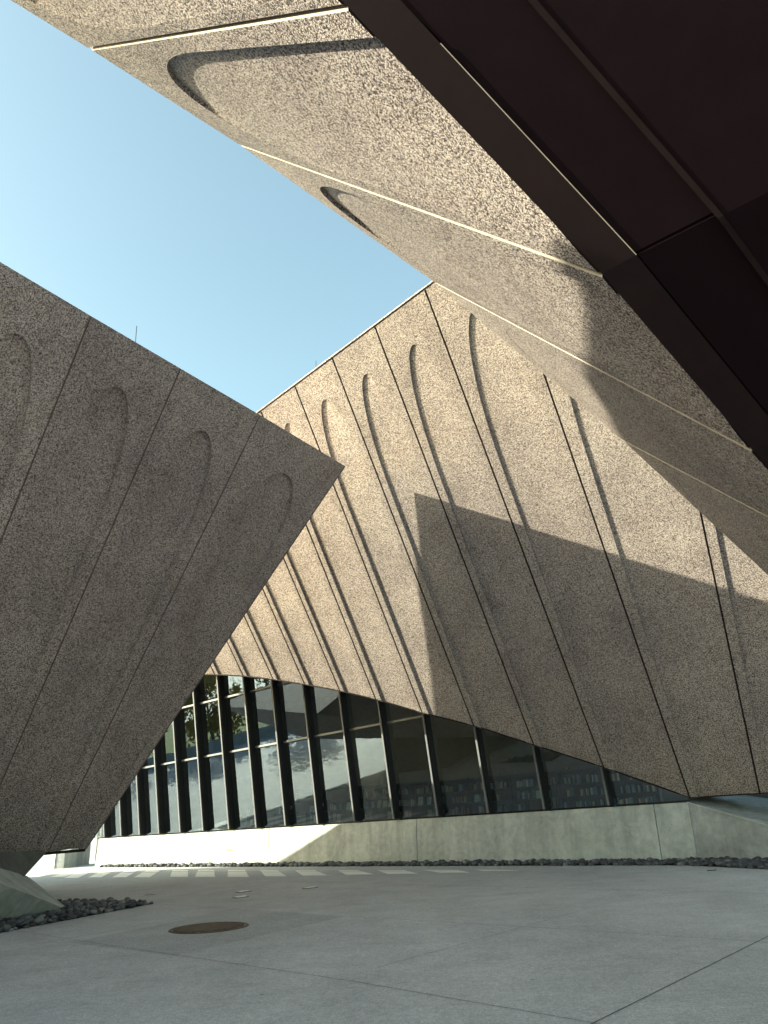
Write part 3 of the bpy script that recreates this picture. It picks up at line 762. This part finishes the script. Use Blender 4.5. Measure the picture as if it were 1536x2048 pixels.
m = MB(); m.loft([bl + V(-.32, -.15, 0), bl + V(.32, -.15, 0), bl + V(.32, .2, 0), bl + V(-.32, .2, 0)], [bl + V(-.27, -.11, .17), bl + V(.29, -.11, .17), bl + V(.29, .16, .17), bl + V(-.27, .16, .17)])
tag(m.build('concrete_block', M_CONC_D, bevel=0.015), 'small loose concrete block lying by the library wall at far left', 'block')

# faint tan mark on the sunlit base wall
M_MARK = mat_plain('tan stain', (0.42, 0.36, 0.20), 0.9)
mk = MB()
mo = on_plane(458, 1700, P0 - nW * 0.06, nW); pxm = np.linalg.norm(mo - CAM) / FPX
for (x0, y0, x1, y1) in [(461, 1683, 463, 1681), (460, 1690, 462, 1686), (456, 1692, 459, 1690), (461.5, 1694, 464, 1692), (465, 1690, 466, 1688), (454, 1697, 456, 1694), (458, 1696, 462, 1695), (453, 1703, 455, 1699), (456, 1703, 457, 1698), (459, 1703, 460, 1698), (462, 1703, 461.5, 1698), (465.5, 1703, 464.5, 1699), (454, 1701, 466, 1701), (456, 1698.5, 464, 1698.5)]:
    f_ = lambda x, y: on_plane(x, y, P0 - nW * (batter * (1700 - y + 34) / 70) + nW * 0.006, nW)
    mk.beam(f_(x0, y0), f_(x1, y1), 0.022, 0.022)
mk.build('wall_mark', M_MARK, library, fix=False)

# ------------------------------------------------------------------ library interior
BOOKC = [(0.55, 0.58, 0.56), (0.30, 0.36, 0.40), (0.62, 0.60, 0.50), (0.16, 0.22, 0.30), (0.35, 0.20, 0.16), (0.72, 0.74, 0.72), (0.20, 0.24, 0.22), (0.60, 0.52, 0.25)]
BM = []
for k, c in enumerate(BOOKC):
    mt = mat_plain('book cloth', c, 0.6, var=0.1, scale=20); w, d, hh = [0.03, 0.045, 0.025, 0.055, 0.035, 0.028, 0.05, 0.04][k], 0.17, [0.22, 0.25, 0.20, 0.27, 0.23, 0.24, 0.26, 0.21][k]
    m = MB(); m.box(V(0, 0, 0), uW * w, -nW * d, V(0, 0, hh)); o = m.build('book', mt, bevel=0.003); BM.append((o.data, w)); bpy.data.objects.remove(o)
def book(p, k, tilt=0.0):
    o = bpy.data.objects.new('book', BM[k][0]); COL.objects.link(o); o.location = tuple(map(float, p))
    if tilt: o.rotation_mode = 'AXIS_ANGLE'; o.rotation_axis_angle = (tilt, *map(float, nW))
    return o
SHO = batter + FIN + 2.6
nb_ = 0
for u_ in range(9):
    k0 = 1.6 + u_ * 1.75
    org = P0 - uW * k0 - nW * SHO
    bs_ = empty('bookshelf', org + V(0, 0, fz), ['first', 'second', 'third', 'fourth', 'fifth', 'sixth', 'seventh', 'eighth', 'ninth'][u_] + ' dark bookshelf from the right end of the windows, behind the glass', 'bookshelf', 'dark bookshelves behind the library windows')
    W_ = 1.70
    m = MB(); m.box(org - nW * 0.30 + V(0, 0, fz), -uW * W_, -nW * 0.02, V(0, 0, 1.75)); m.build('back_panel', M_SHELF, bs_)
    for e_ in (0.0, W_ - 0.03):
        m = MB(); m.box(org - uW * e_ + V(0, 0, fz), -uW * 0.03, -nW * 0.30, V(0, 0, 1.75)); m.build('side_panel', M_SHELF, bs_)
    for r_ in range(5):
        zz = fz + 0.06 + r_ * 0.40
        m = MB(); m.box(org - uW * 0.03 + V(0, 0, zz), -uW * (W_ - 0.06), -nW * 0.29, V(0, 0, 0.025)); m.build('shelf', M_SHELF, bs_)
        if r_ in (1, 2, 3) and nb_ < 270:
            x = 0.06 + rng.uniform(0, 0.25)
            while x < W_ - 0.16 and nb_ < 270:
                k = int(rng.integers(8)); 
                if rng.random() < 0.10: x += rng.uniform(0.1, 0.3); continue
                x += BM[k][1] + 0.005
                b_ = book(org - uW * x - nW * 0.06 + V(0, 0, zz + 0.026), k); nb_ += 1
                tag(b_, 'book standing upright in a row on a dark shelf behind the glass', 'book', 'books on the dark shelves')
                x += rng.choice([0.0, 0.0, 0.06, 0.12])
# low display shelves just behind the glass
def place_at(x, out): return on_plane(x, 1608, P0 - nW * (batter + FIN + out), nW)
DISP = [(498, 2, 'fifth'), (565, 3, ''), (628, 3, ''), (700, 2, ''), (765, 3, ''), (845, 2, ''), (960, 2, ''), (1075, 1, '')]
words = ['leftmost', 'second from the left', 'third from the left', 'fourth from the left', 'fifth from the left', 'sixth from the left', 'second from the right', 'rightmost']
covers = [mat_plain('pale book cover', c, 0.5, var=0.25, scale=9) for c in ((0.75, 0.80, 0.80), (0.40, 0.58, 0.66), (0.78, 0.74, 0.62), (0.62, 0.70, 0.70))]
nd = 0
for i, (x, n, _) in enumerate(DISP):
    p = place_at(x, 0.45); p = V(p[0], p[1], 0)
    ds = empty('display_shelf', p + V(0, 0, fz), words[i] + ' of the low display shelves just behind the library glass', 'display shelf', 'low display shelves behind the glass')
    W_ = 0.95
    m = MB(); m.box(p + uW * W_ / 2 + V(0, 0, 1.80), -uW * W_, -nW * 0.32, V(0, 0, 0.03)); m.build('top_board', M_ALU, ds)
    m = MB(); m.box(p + uW * W_ / 2 + V(0, 0, 1.42), -uW * W_, -nW * 0.32, V(0, 0, 0.03)); m.build('lower_board', M_SHELF, ds)
    for e_ in (-1, 1):
        m = MB(); m.box(p + uW * (e_ * (W_ / 2 - 0.02) + 0.012) + V(0, 0, fz), -uW * 0.025, -nW * 0.30, V(0, 0, 1.80 - fz)); m.build('side_panel', M_SHELF, ds)
    m = MB(); m.box(p + uW * (W_ / 2 - 0.03) - nW * 0.30 + V(0, 0, fz), -uW * (W_ - 0.06), -nW * 0.015, V(0, 0, 1.80 - fz)); m.build('back_panel', M_SHELF, ds)
    xx = 0.08 + 0.3 * rng.random()
    for q in range(5):
        k = int(rng.choice([0, 5, 2, 0, 5, 7])); xx += BM[k][1] + 0.006
        b_ = book(p + uW * (W_ / 2 - xx) - nW * 0.05 + V(0, 0, 1.451), k); tag(b_, 'pale book spine in a short row under a low display shelf', 'book', 'books under the display shelves')
    for q in range(n):
        c_ = p + uW * ((q + 0.5) / n - 0.5) * (W_ - 0.2) - nW * 0.12 + V(0, 0, 1.831)
        tw = rng.uniform(-0.5, 0.35); dx = unit(uW * math.cos(tw) + nW * math.sin(tw)); lean_ = unit(V(0, 0, 1) - np.cross(dx, V(0, 0, 1)) * rng.choice([-1, 1]) * 0.0 - nW * 0.32)
        m = MB(); hh = rng.uniform(0.23, 0.30); ww = rng.uniform(0.15, 0.20)
        nn = unit(np.cross(dx, lean_))
        m.box(c_ - dx * ww / 2, dx * ww, lean_ * hh, nn * 0.02)
        b_ = m.build('book', covers[(nd * 7 + q) % 4], bevel=0.004); nd += 1
        pos = {1: [''], 2: ['left ', 'right '], 3: ['left ', 'middle ', 'right ']}[n][q]
        tag(b_, pos + 'pale book propped up on the ' + words[i] + ' low display shelf', 'book', 'books propped on the display shelves')

# ------------------------------------------------------------------ ground to the left, seen in the windows
lawn = MB(); lawn.face([V(-80, 8, .01), V(-42, 8, .01), V(-46, 60, .01), V(-80, 60, .01)])
M_LAWN = mat_plain('lawn', (0.10, 0.16, 0.035), 0.95, var=0.4, scale=2)
tag(lawn.build('lawn', M_LAWN, fix=False), kind='structure')
m = MB(); m.box(V(-41.5, 8, 0), V(0.4, 0, 0), V(-3, 50, 0), V(0, 0, 0.9)); tag(m.build('garden_wall', M_CONC, bevel=0.01), 'low concrete garden wall before the trees, reflected in the windows', 'wall')
def mat_leaf(name, c0, c1):
    t = NT(name); o = t.n.new('ShaderNodeObjectInfo')
    c = t.ramp(t.noise(1.3, 4, 0.7), [(0.3, c0), (0.7, c1)])
    t.b.inputs['Transmission Weight'].default_value = 0.0
    return t.fin(c, 0.7)
M_BARK = mat_plain('bark', (0.10, 0.075, 0.055), 0.9)
def tree(loc, hgt, rad, leaf, label, seed):
    r = np.random.default_rng(seed); e_ = empty('tree', loc, label, 'tree', 'trees beyond the garden wall')
    tr = MB(); L = V(*loc)
    def limb(a, b, ra, rb, n=7):
        d = unit(b - a); x = unit(np.cross(d, V(0.3, 0.2, 1))); y = np.cross(d, x)
        c = lambda P, rr: [P + (x * math.cos(2 * math.pi * k / n) + y * math.sin(2 * math.pi * k / n)) * rr for k in range(n)]
        tr.loft(c(a, ra), c(b, rb))
    top = L + V(r.normal(0, .3), r.normal(0, .3), hgt * 0.8); limb(L, lerp(L, top, .5), .22, .15); limb(lerp(L, top, .5), top, .15, .04)
    cl = []
    for k in range(24):
        a = r.uniform(0, 6.28); z = hgt * r.uniform(.14, .98); rr = rad * math.sqrt(max(0.1, 1 - ((z / hgt - .5) / .52) ** 2)) * r.uniform(.4, 1)
        c = L + V(rr * math.cos(a), rr * math.sin(a), z); cl.append(c)
        limb(L + V(0, 0, z * .7), c, .06, .02, 5)
    tr.build('trunk', M_BARK, e_)
    cr_ = MB()
    for c in cl:
        s_ = rad * r.uniform(.28, .5)
        for q in range(230):
            p = c + r.normal(0, 1, 3) * V(s_, s_, s_ * .8) * .6; a = unit(r.normal(0, 1, 3)); b = unit(np.cross(a, r.normal(0, 1, 3))); w = r.uniform(.12, .24)
            cr_.face([p - a * w, p + b * w * .6, p + a * w, p - b * w * .6])
    cr_.build('crown', leaf, e_, fix=False)
LG = mat_leaf('green leaves', (0.04, 0.075, 0.02), (0.10, 0.14, 0.04)); LY = mat_leaf('yellow leaves', (0.22, 0.17, 0.03), (0.40, 0.30, 0.06))
tree((-48, 20, 0), 9, 3.2, LG, 'tall dark green tree, leftmost in the window reflection', 1)
tree((-47, 28, 0), 7.5, 3.0, LY, 'yellow leaved tree reflected in the left windows', 2)
tree((-50, 36, 0), 10, 3.6, LG, 'broad green tree behind the yellow one in the reflection', 3)

# ------------------------------------------------------------------ report scene size
print('objects', len(bpy.data.objects))
